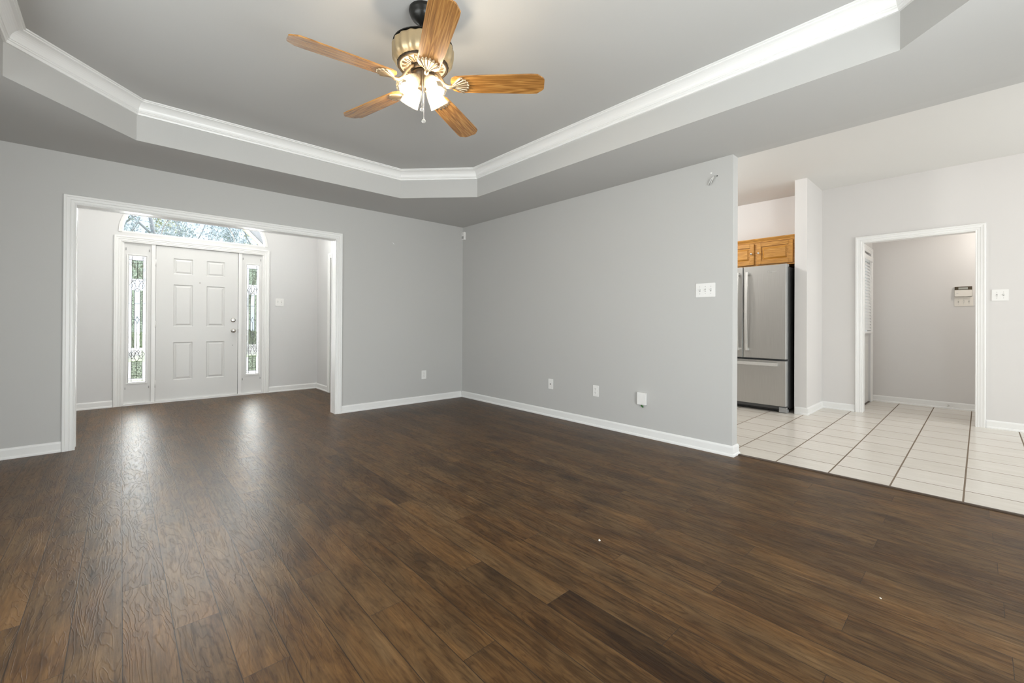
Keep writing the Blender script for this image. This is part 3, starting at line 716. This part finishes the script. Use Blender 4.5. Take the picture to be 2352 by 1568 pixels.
bz = slope(-.076, .076, .020, .062, .0015).build('display_bezel', BROWNP, t, local=True)
slope(-.042, .040, .028, .053, .0025).build('display', DISPLAY, bz, local=True)
slope(-.060, -.042, -.022, -.018, .0008).build('printed_mark', FRLIGHT, t, local=True)
for k in range(3): slope(-.012+k*.012-.003, -.012+k*.012+.003, .012, .016, .0008).build('indicator', PAPER, t, local=True)
# motion sensor in the corner
t = thing('motion_sensor', 'small white motion sensor high in the room corner', 'motion sensor', (Xe, Yn-.037, 2.318), EW)
MB().rbox(-.034, .034, -.030, 0, -.056, .056, .006).build('housing', PLASTIC, t, bevel=.003, local=True)
MB().rbox(-.020, .020, -.033, -.029, -.040, -.004, .005).build('lens', FRLIGHT, t, local=True)
for z in (.036, .020):
    m_ = MB(); screw(m_, 0, z, -.0305); m_.build('screw', SLOT, t, local=True)
# loose wires and anchor
t = thing('wall_wires', 'short loose cut wires poking from a hole high on the long grey wall', 'wires', (Xe, 1.478, 2.303), EW)
MB().lathe([(.006, -.001), (0, -.0012)], (0, 0, 0), (0,1,0), 14).build('hole', SLOT, t, local=True)
for i, (x, z) in enumerate(((-.070, -.062), (-.058, -.070), (-.045, -.060), (-.030, -.050))):
    MB().tube([(0, .003, 0), (-.012, -.022, .001), (x*.55, -.030, z*.45), (x, -.012-.004*i, z)], .0026, 6).build('wire', [PLASTIC, FRLIGHT, PLASTIC, SCREWM][i], t, local=True)
t = MB().lathe([(.0075, .002), (.0075, -.004), (.004, -.006), (.003, -.003), (0, -.003)], (0, 0, 0), (0,1,0), 14).build('wall_anchor', PLASTIC)
t.location = (Xe, 1.526, 2.338); t.rotation_euler = (0, 0, EW); tag(t, 'tiny white wall anchor above the loose cut wires', 'wall anchor')
m_ = MB(); m_.add([(2.556, Yn-.0012, 2.094), (2.565, Yn-.0012, 2.088), (2.578, Yn-.0012, 2.074), (2.588, Yn-.0012, 2.068), (2.574, Yn-.0012, 2.070), (2.562, Yn-.0012, 2.080),
                  (2.556, Yn, 2.094), (2.565, Yn, 2.088), (2.578, Yn, 2.074), (2.588, Yn, 2.068), (2.574, Yn, 2.070), (2.562, Yn, 2.080)], [(0,1,2,3,4,5)]+[(i, (i+1) % 6, (i+1) % 6+6, i+6) for i in range(6)])
m_.build('paint_chip', PLASTER, wn_)
# door stop on the hall baseboard
t = thing('door_stop', 'small metal door stop on the hall baseboard', 'door stop', (XH-.012, .275, .040), EW)
MB().lathe([(.010, 0), (.010, -.006), (.005, -.010), (.004, -.034)], (0, 0, 0), (0,1,0), 12).build('stem', NICKEL, t, local=True)
MB().lathe([(.007, -.034), (.008, -.036), (.008, -.044), (.005, -.047), (0, -.047)], (0, 0, 0), (0,1,0), 12).build('tip', PLASTIC, t, local=True)
# litter on the floor
for (x, y, s_, lab) in ((1.749, 1.265, .75, 'tiny white paper scrap on the dark wood floor, middle of the room'), (2.202, .261, .45, 'tiny pale speck of paper on the wood floor towards the right')):
    m_ = MB(); m_.add([(-.011, .004, .0005), (.002, .007, .0005), (.012, -.004, .0005), (-.004, -.007, .0005), (-.010, .004, .004), (.003, .006, .0022), (.011, -.003, .006), (-.003, -.006, .003)], [(0,3,2,1),(4,5,6,7),(0,1,5,4),(1,2,6,5),(2,3,7,6),(3,0,4,7)])
    o = m_.build('paper_scrap', PAPER); o.location = (x, y, 0); o.scale = (s_, s_, s_); o.rotation_euler = (0, 0, 1.1); tag(o, lab, 'paper scrap', 'paper scraps on the floor')

# ------------------------------------------------------------------ refrigerator
fr = thing('refrigerator', 'stainless steel french door refrigerator beside the partition wall', 'refrigerator', (6.25, 2.04, 0))
FX = 5.86; y0, y1, ym = 1.562, 2.520, 2.041
MB().box(FX+.085, 6.62, y0+.004, y1-.004, .035, 1.772).build('cabinet', DARKGREY, fr, bevel=.004)
tag(fr.children[0], 'dark grey cabinet side') if fr.children else None
def fr_door(nm, a, b, z0, z1):
    o = MB().rbox(FX+.012, FX+.078, a, b, z0, z1, .012, axis=2).build(nm, FRLIGHT, fr)
    MB().rbox(FX, FX+.014, a+.001, b-.001, z0, z1, .006, axis=2).build('steel_front', STEEL, o)
    return o
dR = fr_door('fridge_door', y0, ym-.004, .652, 1.795); dL = fr_door('fridge_door', ym+.004, y1, .652, 1.795); dF = fr_door('freezer_drawer', y0, y1, .085, .628)
tag(dR, 'right hand refrigerator door with a small maker mark'); tag(dL, 'left hand refrigerator door'); tag(dF, 'wide bottom freezer drawer')
def vhandle(yc, z0, z1, par):
    m_ = MB(); N = 14; hw = .014; v = []
    for k in range(N+1):
        s_ = k/N; z = z0+(z1-z0)*s_; d = .030+.030*math.sin(PI*s_)
        v += [(FX-d-.010, yc-hw, z), (FX-d-.010, yc+hw, z), (FX-d, yc+hw, z), (FX-d, yc-hw, z)]
    f = [(k*4+j, k*4+(j+1) % 4, k*4+4+(j+1) % 4, k*4+4+j) for k in range(N) for j in range(4)]+[(3,2,1,0), (N*4, N*4+1, N*4+2, N*4+3)]
    m_.add(v, f); m_.box(FX-.034, FX+.001, yc-hw, yc+hw, z0, z0+.03); m_.box(FX-.034, FX+.001, yc-hw, yc+hw, z1-.03, z1)
    m_.build('door_handle', HANDLE, par, bevel=.002)
vhandle(1.986, .742, 1.728, dR); vhandle(2.096, .742, 1.728, dL)
m_ = MB(); v = []; N = 14
for k in range(N+1):
    s_ = k/N; yy = 1.645+(2.437-1.645)*s_; d = .030+.022*math.sin(PI*s_)
    v += [(FX-d-.010, yy, .566), (FX-d-.010, yy, .606), (FX-d, yy, .606), (FX-d, yy, .566)]
m_.add(v, [(k*4+j, k*4+(j+1) % 4, k*4+4+(j+1) % 4, k*4+4+j) for k in range(N) for j in range(4)]+[(3,2,1,0), (N*4, N*4+1, N*4+2, N*4+3)])
m_.box(FX-.034, FX+.001, 1.645, 1.675, .566, .606); m_.box(FX-.034, FX+.001, 2.407, 2.437, .566, .606)
m_.build('drawer_handle', HANDLE, dF, bevel=.002)
MB().box(FX+.09, FX+.10, y0+.09, y1-.02, .012, .078).build('toe_grille', BLACK, fr)
for a in (y0+.004, y1-.084):
    MB().rbox(FX+.045, FX+.14, a, a+.080, .002, .066, .008, axis=1).build('foot_cover', FRLIGHT, fr)
MB().rbox(FX+.02, FX+.13, y0+.004, y0+.07, 1.773, 1.800, .006, axis=1).build('hinge_cover', FRLIGHT, fr)
cu = bpy.data.curves.new('maker_mark', 'FONT'); cu.body = 'Whirlpool'; cu.size = .024; cu.align_x = 'CENTER'; cu.align_y = 'CENTER'; cu.extrude = .0006
to = bpy.data.objects.new('tmp_text', cu); C.objects.link(to); bpy.context.view_layer.update()
me = bpy.data.meshes.new_from_object(to.evaluated_get(bpy.context.evaluated_depsgraph_get())); bpy.data.objects.remove(to)
mk = bpy.data.objects.new('maker_mark', me); C.objects.link(mk); me.materials.clear(); me.materials.append(HANDLE)
mk.parent = dR; mk.matrix_local = Matrix.Translation((FX-.0008, 1.715, 1.716)) @ Matrix.Rotation(-PI/2, 4, 'Z') @ Matrix.Rotation(PI/2, 4, 'X')
mk.matrix_parent_inverse = Matrix.Identity(4)
rg = MB(); rg.tube([(FX-.0008, 1.715+.026*math.cos(R(a)), 1.717+.013*math.sin(R(a))) for a in range(150, 395, 12)], .0009, 5); rg.build('mark_swirl', HANDLE, dR)

# ------------------------------------------------------------------ cabinet over the refrigerator
cb = thing('wall_cabinet', 'honey oak wall cabinet above the refrigerator', 'cabinet', (6.37, 1.955, 1.805))
CX = 6.05
MB().box(CX+.02, Xp-.002, 1.512, 2.398, 1.812, 2.155).build('carcass', OAK, cb)
m_ = MB(); m_.box(CX, CX+.02, 1.512, 1.545, 1.812, 2.155); m_.box(CX, CX+.02, 2.365, 2.398, 1.812, 2.155); m_.box(CX, CX+.02, 1.930, 1.978, 1.812, 2.105); m_.box(CX, CX+.02, 1.545, 1.930, 1.812, 1.840); m_.box(CX, CX+.02, 1.978, 2.365, 1.812, 1.840); m_.box(CX, CX+.02, 1.545, 2.365, 2.105, 2.155)
m_.build('face_frame', OAK, cb)
MB().sweep([(CX, 2.398), (CX, 1.512)], [(0, 2.118), (-.006, 2.118), (-.008, 2.132), (-.022, 2.152), (-.026, 2.160), (-.026, 2.168), (0, 2.168)]).build('crown_moulding', OAK, cb)
for a, b, ky in ((1.538, 1.936, 1.912), (1.972, 2.372, 1.998)):
    e = .048; z0, z1 = 1.834, 2.108; m_ = MB(); x0 = CX-.020
    m_.box(x0, CX-.001, a, a+e, z0, z1); m_.box(x0, CX-.001, b-e, b, z0, z1); m_.box(x0, CX-.001, a+e, b-e, z0, z0+e); m_.box(x0, CX-.001, a+e, b-e, z1-e, z1)
    m_.box(CX-.006, CX-.001, a+e, b-e, z0+e, z1-e)
    g = .014; i = .020
    v = [(CX-.006, a+e+g, z0+e+g), (CX-.006, b-e-g, z0+e+g), (CX-.006, b-e-g, z1-e-g), (CX-.006, a+e+g, z1-e-g)]
    v += [(CX-.018, a+e+g+i, z0+e+g+i), (CX-.018, b-e-g-i, z0+e+g+i), (CX-.018, b-e-g-i, z1-e-g-i), (CX-.018, a+e+g+i, z1-e-g-i)]
    m_.add(v, [(4,5,6,7),(0,1,5,4),(1,2,6,5),(2,3,7,6),(3,0,4,7)])
    d_ = m_.build('cabinet_door', OAK, cb, bevel=.0025)
    MB().lathe([(.006, 0), (.005, -.012), (.013, -.018), (.014, -.024), (.009, -.029), (0, -.030)], (x0, ky, 1.978), (1,0,0), 18).build('knob', NICKEL, d_)

# ------------------------------------------------------------------ ceiling fan
FXc, FYc, BZ = 1.187, 2.015, 2.345
fan = thing('ceiling_fan', 'five blade oak ceiling fan with four lit glass lamp shades', 'ceiling fan', (FXc, FYc, TRAY_Z))
c0 = (FXc, FYc, 0)
MB().lathe([(.074, TRAY_Z), (.076, 2.730), (.074, 2.722), (.070, 2.716), (.068, 2.706), (.058, 2.690), (.040, 2.674), (.024, 2.664), (.018, 2.662)], c0, seg=40).build('canopy', BLACKM, fan)
MB().lathe([(.013, 2.665), (.013, 2.600), (.026, 2.590), (.030, 2.560)], c0, seg=20).build('downrod', BLACKM, fan)
hs = MB().lathe([(.030, 2.5520), (.110, 2.5500), (.150, 2.5430), (.159, 2.5350), (.161, 2.5280), (.160, 2.4900), (.156, 2.4680), (.146, 2.4520), (.134, 2.4430)], c0, seg=132, rib=(20, .020), cap=False).build('motor_housing', BRASS, fan)
tag(MB().lathe([(.148, 2.5525), (.1545, 2.5515), (.1580, 2.5495), (.150, 2.5485), (.02, 2.5535)], c0, seg=48, cap=False).build('top_rim', BLACKM, fan), 'dark upper rim')
MB().lathe([(.134, 2.4450), (.134, 2.4360), (.130, 2.4300), (.122, 2.4300), (.120, 2.4380)], c0, seg=48, cap=False).build('lower_ring', BRONZE, fan)
vr = MB().lathe([(.121, 2.4380), (.110, 2.4390), (.060, 2.4300), (.045, 2.4300)], c0, seg=48, cap=False).build('vent_plate', mat('pale_brass', (.74, .64, .50), .35, .7), fan)
m_ = MB()
for k in range(20):
    th = 2*PI*k/20; cx, sx_ = math.cos(th), math.sin(th); ring = []
    for j in range(13):
        a = 2*PI*j/12; rr = .088+.020*math.cos(a); tt = .0075*math.sin(a)
        ring.append((FXc+rr*cx-tt*sx_, FYc+rr*sx_+tt*cx, 2.4305+.0045*(rr-.060)/.05))
    m_.tube(ring, .0022, 5)
m_.build('vent_loops', BRASSD, vr)
MB().lathe([(.050, 2.4360), (.062, 2.4320), (.066, 2.4240), (.066, 2.414), (.060, 2.406), (.050, 2.402)], c0, seg=36).build('flywheel', BRONZE, fan)
lk = MB().lathe([(.048, 2.404), (.060, 2.398), (.062, 2.390), (.058, 2.376), (.046, 2.362), (.034, 2.352), (.030, 2.338), (.034, 2.330), (.030, 2.318), (.018, 2.308), (.008, 2.302), (0, 2.300)], c0, seg=36).build('light_kit', BRONZE, fan)
# blades
outline = [(.152, .026), (.160, .042), (.185, .055), (.30, .061), (.58, .068), (.612, .066), (.644, .040), (.649, .030)]
def blade_mesh():
    m_ = MB(); top = outline+[(x, -y) for x, y in reversed(outline)]; n_ = len(top); t = .0035
    m_.add([(x, y, t) for x, y in top]+[(x, y, -t) for x, y in top], [tuple(range(n_)), tuple(range(2*n_-1, n_-1, -1))]+[(i, i+n_, (i+1) % n_+n_, (i+1) % n_) for i in range(n_)])
    return m_
def iron_mesh():
    m_ = MB(); N = 43; K = 10; v = []
    for j in range(K+1):
        s_ = j/K; rr = .016+.080*s_
        for i in range(N):
            u = i/(N-1); a = R(-52+104*u); rib = abs(math.sin(PI*7*u))**.6
            q = rr*(1+.16*s_**3*(rib-.75))*(1-.10*abs(2*u-1)**2)
            z = -.0052-.011*rib*s_**.7-.012*(1-s_)**2+.0035*s_**4*rib
            v.append((.150+q*math.cos(a), q*math.sin(a)*.80, z))
    nb = len(v); v += [(x, y, -.0034) for x, y, z in v]
    f = []
    for j in range(K):
        for i in range(N-1): a = j*N+i; f.append((a, a+1, a+1+N, a+N))
    for i in range(N-1): f.append((K*N+i, K*N+i+1, nb+K*N+i+1, nb+K*N+i))
    for j in range(K): f += [(j*N, (j+1)*N, nb+(j+1)*N, nb+j*N), (j*N+N-1, (j+1)*N+N-1, nb+(j+1)*N+N-1, nb+j*N+N-1)]
    m_.add(v, f, True)
    m_.tube([(.050, 0, .078), (.075, 0, .066), (.096, 0, .036), (.114, 0, .002), (.134, 0, -.015), (.156, 0, -.018), (.176, 0, -.013)], [.012, .011, .010, .010, .011, .012, .006], 10, flat=.8)
    return m_
b0 = blade_mesh().build('blade', BLADE, None); i0 = iron_mesh().build('blade_iron', IRON, b0, local=True)
for k, a in enumerate((172.8, 103.0, 30.0, -43.3, -112.5)):
    b = b0 if k == 0 else b0.copy()
    if k: C.objects.link(b); c_ = i0.copy(); C.objects.link(c_); c_.parent = b
    b.parent = fan; b.matrix_parent_inverse = Matrix.Identity(4)
    b.matrix_local = Matrix.Translation((0, 0, BZ-TRAY_Z)) @ Matrix.Rotation(R(a), 4, 'Z') @ Matrix.Rotation(R(-12), 4, 'X')
# lamp shades with bulbs
for az in (-81.5, 8.5, 98.5, -171.5):
    tl = R(40); d = Vector((math.cos(R(az))*math.sin(tl), math.sin(R(az))*math.sin(tl), -math.cos(tl)))
    nk = Vector((FXc, FYc, 2.366))+Vector((math.cos(R(az)), math.sin(R(az)), 0))*.038
    s_ = MB().lathe([(.019, -.004), (.024, .006), (.031, .022), (.038, .045), (.043, .075), (.046, .10), (.051, .124), (.0495, .124), (.0445, .10), (.0415, .075), (.0365, .045), (.0295, .022), (.0225, .008)], nk, d, 48, rib=(24, .012), cap=False).build('lamp_shade', SHADE, fan)
    MB().lathe([(.016, -.030), (.018, -.010), (.021, .004), (.015, .010), (.012, .026)], nk, d, 20).build('lamp_socket', BRONZE, s_)
    MB().lathe([(.010, .024), (.013, .034), (.021, .052), (.023, .066), (.018, .082), (.008, .090), (0, .091)], nk, d, 20).build('bulb', BULB, s_)
    light('fan_lamp', 'POINT', nk+d*.098, 7, (1, .95, .87), radius=.022)
# pull chains
cam_az = math.atan2(-FYc, -FXc)
for off, zt, zb, da in ((.060, 2.395, 2.178, .06), (.050, 2.37, 2.124, -.10)):
    px_, py_ = FXc+off*math.cos(cam_az-da), FYc+off*math.sin(cam_az-da)
    m_ = MB(); m_.tube([(px_, py_, zt), (px_, py_, zb+.008)], .0009, 5)
    z = zt
    while z > zb+.01: m_.lathe([(0, -.0018), (.0018, 0), (0, .0018)], (px_, py_, z), seg=6); z -= .0052
    ch = m_.build('pull_chain', NICKEL, fan)
    ax = Vector((math.cos(cam_az), math.sin(cam_az), -.5))
    u_ = Vector((-math.sin(cam_az), math.cos(cam_az), 0)); w_ = u_.cross(ax.normalized()); c_ = Vector((px_, py_, zb))
    fb = MB().tube([c_+u_*.0095*math.cos(t*PI/9)+w_*.0082*math.sin(t*PI/9) for t in range(19)], .0017, 6)
    fb.lathe([(.0085, -.0006), (.0085, .0006), (0, .0006)], c_, ax, 20, smooth=False).build('pull_fob', NICKEL, ch)

# ------------------------------------------------------------------ lamps out of view; foyer and dining ones are added to brighten those rooms
def dome_lamp(label, loc, energy, col, r=.16):
    t = thing('ceiling_light', label, 'ceiling light', loc, 0, 'dome ceiling lights')
    MB().lathe([(r, 0), (r+.01, -.012), (r, -.02)], (0,0,0), seg=32).build('base', TRIM, t, local=True)
    MB().lathe([(r-.005, -.02), (r*.92, -.05), (r*.6, -.085), (r*.2, -.10), (0, -.10)], (0,0,0), seg=32).build('diffuser', mat('lit_diffuser', (.9, .88, .84), .4, emit=(col, 4)), t, local=True)
    light('lamp_'+label.split()[-1], 'POINT', (loc[0], loc[1], loc[2]-.18), energy, col, radius=.10)
dome_lamp('white dome ceiling light added out of view for the foyer', (.80, 6.2, 3.2), 25, (1, .97, .93))
dome_lamp('white dome ceiling light of the kitchen', (4.9, 3.0, HK), 78, (1, .985, .96))
dome_lamp('white dome ceiling light added out of view for the dining area', (5.4, -1.5, HK), 16, (1, .96, .92))
dome_lamp('white dome ceiling light of the hall', (7.35, -.35, 2.44), 15, (1, .96, .90), .12)

# ------------------------------------------------------------------ outside the front door
tag(MB().box(-30, 40, Yf+.14, 70, -.5, -.28).build('lawn', LAWN), 'green lawn outside the front door', 'lawn', kind='structure')
tag(MB().box(-.8, 2.4, Yf+.14, 9.2, -.28, -.03).build('porch_slab', PAVE), 'pale concrete porch slab outside the front door', 'porch', kind='structure')
tag(MB().box(-30, 40, 13.0, 18.5, -.28, -.26).build('street', PAVE), 'pale street beyond the lawn', 'street', kind='structure')
t = thing('gable_roof', 'grey roof slope with tan edge board seen through the right of the half round window', 'roof', (2.6, 9.2, 2.2))
m_ = MB()
def strip(x0, z0, x1, z1, w_, y0, y1, far=None):
    a = [(x0, z0), (x1, z1)]+(far or [(x1+w_, z1+w_), (x0+w_, z0+w_)]); n_ = len(a)
    return MB().add([(x, y0, z) for x, z in a]+[(x, y1, z) for x, z in a], [tuple(range(n_)), tuple(range(2*n_-1, n_-1, -1))]+[(i, (i+1) % n_, (i+1) % n_+n_, i+n_) for i in range(n_)])
strip(1.15, 3.185, 2.35, 1.985, .032, 8.88, 8.96).build('edge_board', FASCIA, t)
strip(1.18, 3.217, 2.38, 2.017, 0, 8.91, 9.0, [(3.6, 2.017), (3.6, 3.8), (1.18, 3.8)]).build('slope', SHINGLE, t)

random.seed(11)
def tree(label, x, y, h, spread, leaf, trunk_r, nleaf, lean=0., size=.10, group='trees outside the front door'):
    t = thing('garden_tree', label, 'tree', (x, y, -.28), 0, group)
    br = MB(); tips = []
    def grow(p, d, L, r, lev):
        n = 5; pts = [p]; rs = [r]; q = p.copy(); dd = d.copy()
        for k in range(n):
            dd = (dd+Vector((random.uniform(-.16, .16), random.uniform(-.16, .16), random.uniform(-.06, .12)))).normalized()
            q = q+dd*L/n; pts.append(q.copy()); rs.append(r*(1-.5*(k+1)/n))
        br.tube(pts, rs, 7)
        if lev >= 1: tips.extend(pts[2:])
        if lev == 3: return
        for k in range(3 if lev else 7):
            i = random.randint(2, n); a = random.uniform(0, 2*PI)
            nd = (dd*.55+Vector((math.cos(a), math.sin(a), random.uniform(-.15, .5)))*spread).normalized()
            grow(pts[i].copy(), nd, L*random.uniform(.5, .7), rs[i]*.62, lev+1)
    grow(Vector((x, y, -.28)), Vector((lean, 0, 1)), h*.62, trunk_r, 0)
    br.build('trunk', BARK, t)
    lf = MB()
    for k in range(nleaf):
        p = random.choice(tips)+Vector((random.gauss(0, .22), random.gauss(0, .22), random.gauss(0, .18)))
        a = Vector((random.gauss(0, 1), random.gauss(0, 1), random.gauss(0, 1))).normalized(); b = a.orthogonal().normalized(); s_ = size*random.uniform(.6, 1.3)
        lf.add([p-a*s_, p+b*s_*.55, p+a*s_, p-b*s_*.55], [(0,1,2,3)])
    o = lf.build('foliage', leaf, t); o['kind'] = 'stuff'
tree('tall tree with a forked trunk seen at the left of the half round window', 1.15, 22.0, 9.5, .58, LEAFHAZE, .12, 5500, .0, .058)
tree('yellow green tree at the far left of the half round window', .3, 34.0, 12.5, .58, LEAFY, .17, 8000, .0, .085)
tree('leafy tree seen right of centre in the half round window', 8.6, 47.0, 16.0, .60, LEAFHAZE, .20, 7000, -.0, .115)
tree('yellow tinged tree beside the grey roof slope', 13.0, 61.0, 19.0, .60, LEAFY, .24, 8000, -.0, .15)
for i, (x, y, r_, lab) in enumerate(((-.55, 20.5, .8, 'dark green shrub seen through the left sidelight'), (3.6, 20.8, .8, 'dark green shrub seen through the right sidelight'))):
    m_ = MB()
    for k in range(1500):
        th, ph = random.uniform(0, 2*PI), math.acos(random.uniform(-.2, 1)); rr = r_*random.uniform(.7, 1.05)
        p = Vector((x+rr*math.cos(th)*math.sin(ph)*1.3, y+rr*math.sin(th)*math.sin(ph), -.15+rr*math.cos(ph)*1.0+.1))
        a = Vector((random.gauss(0, 1), random.gauss(0, 1), random.gauss(0, 1))).normalized(); b = a.orthogonal().normalized(); s_ = .09
        m_.add([p-a*s_, p+b*s_*.5, p+a*s_, p-b*s_*.5], [(0,1,2,3)])
    t = thing('garden_shrub', lab, 'shrub', (x, y, -.28), 0, 'shrubs outside the front door')
    o = m_.build('foliage', HEDGE, t); o['kind'] = 'stuff'
    st_ = MB()
    for k in range(5): st_.tube([(x, y, -.28), (x+.3*math.cos(k*1.3), y+.3*math.sin(k*1.3), .3)], [.02, .008], 5)
    st_.build('stems', BARK, t)
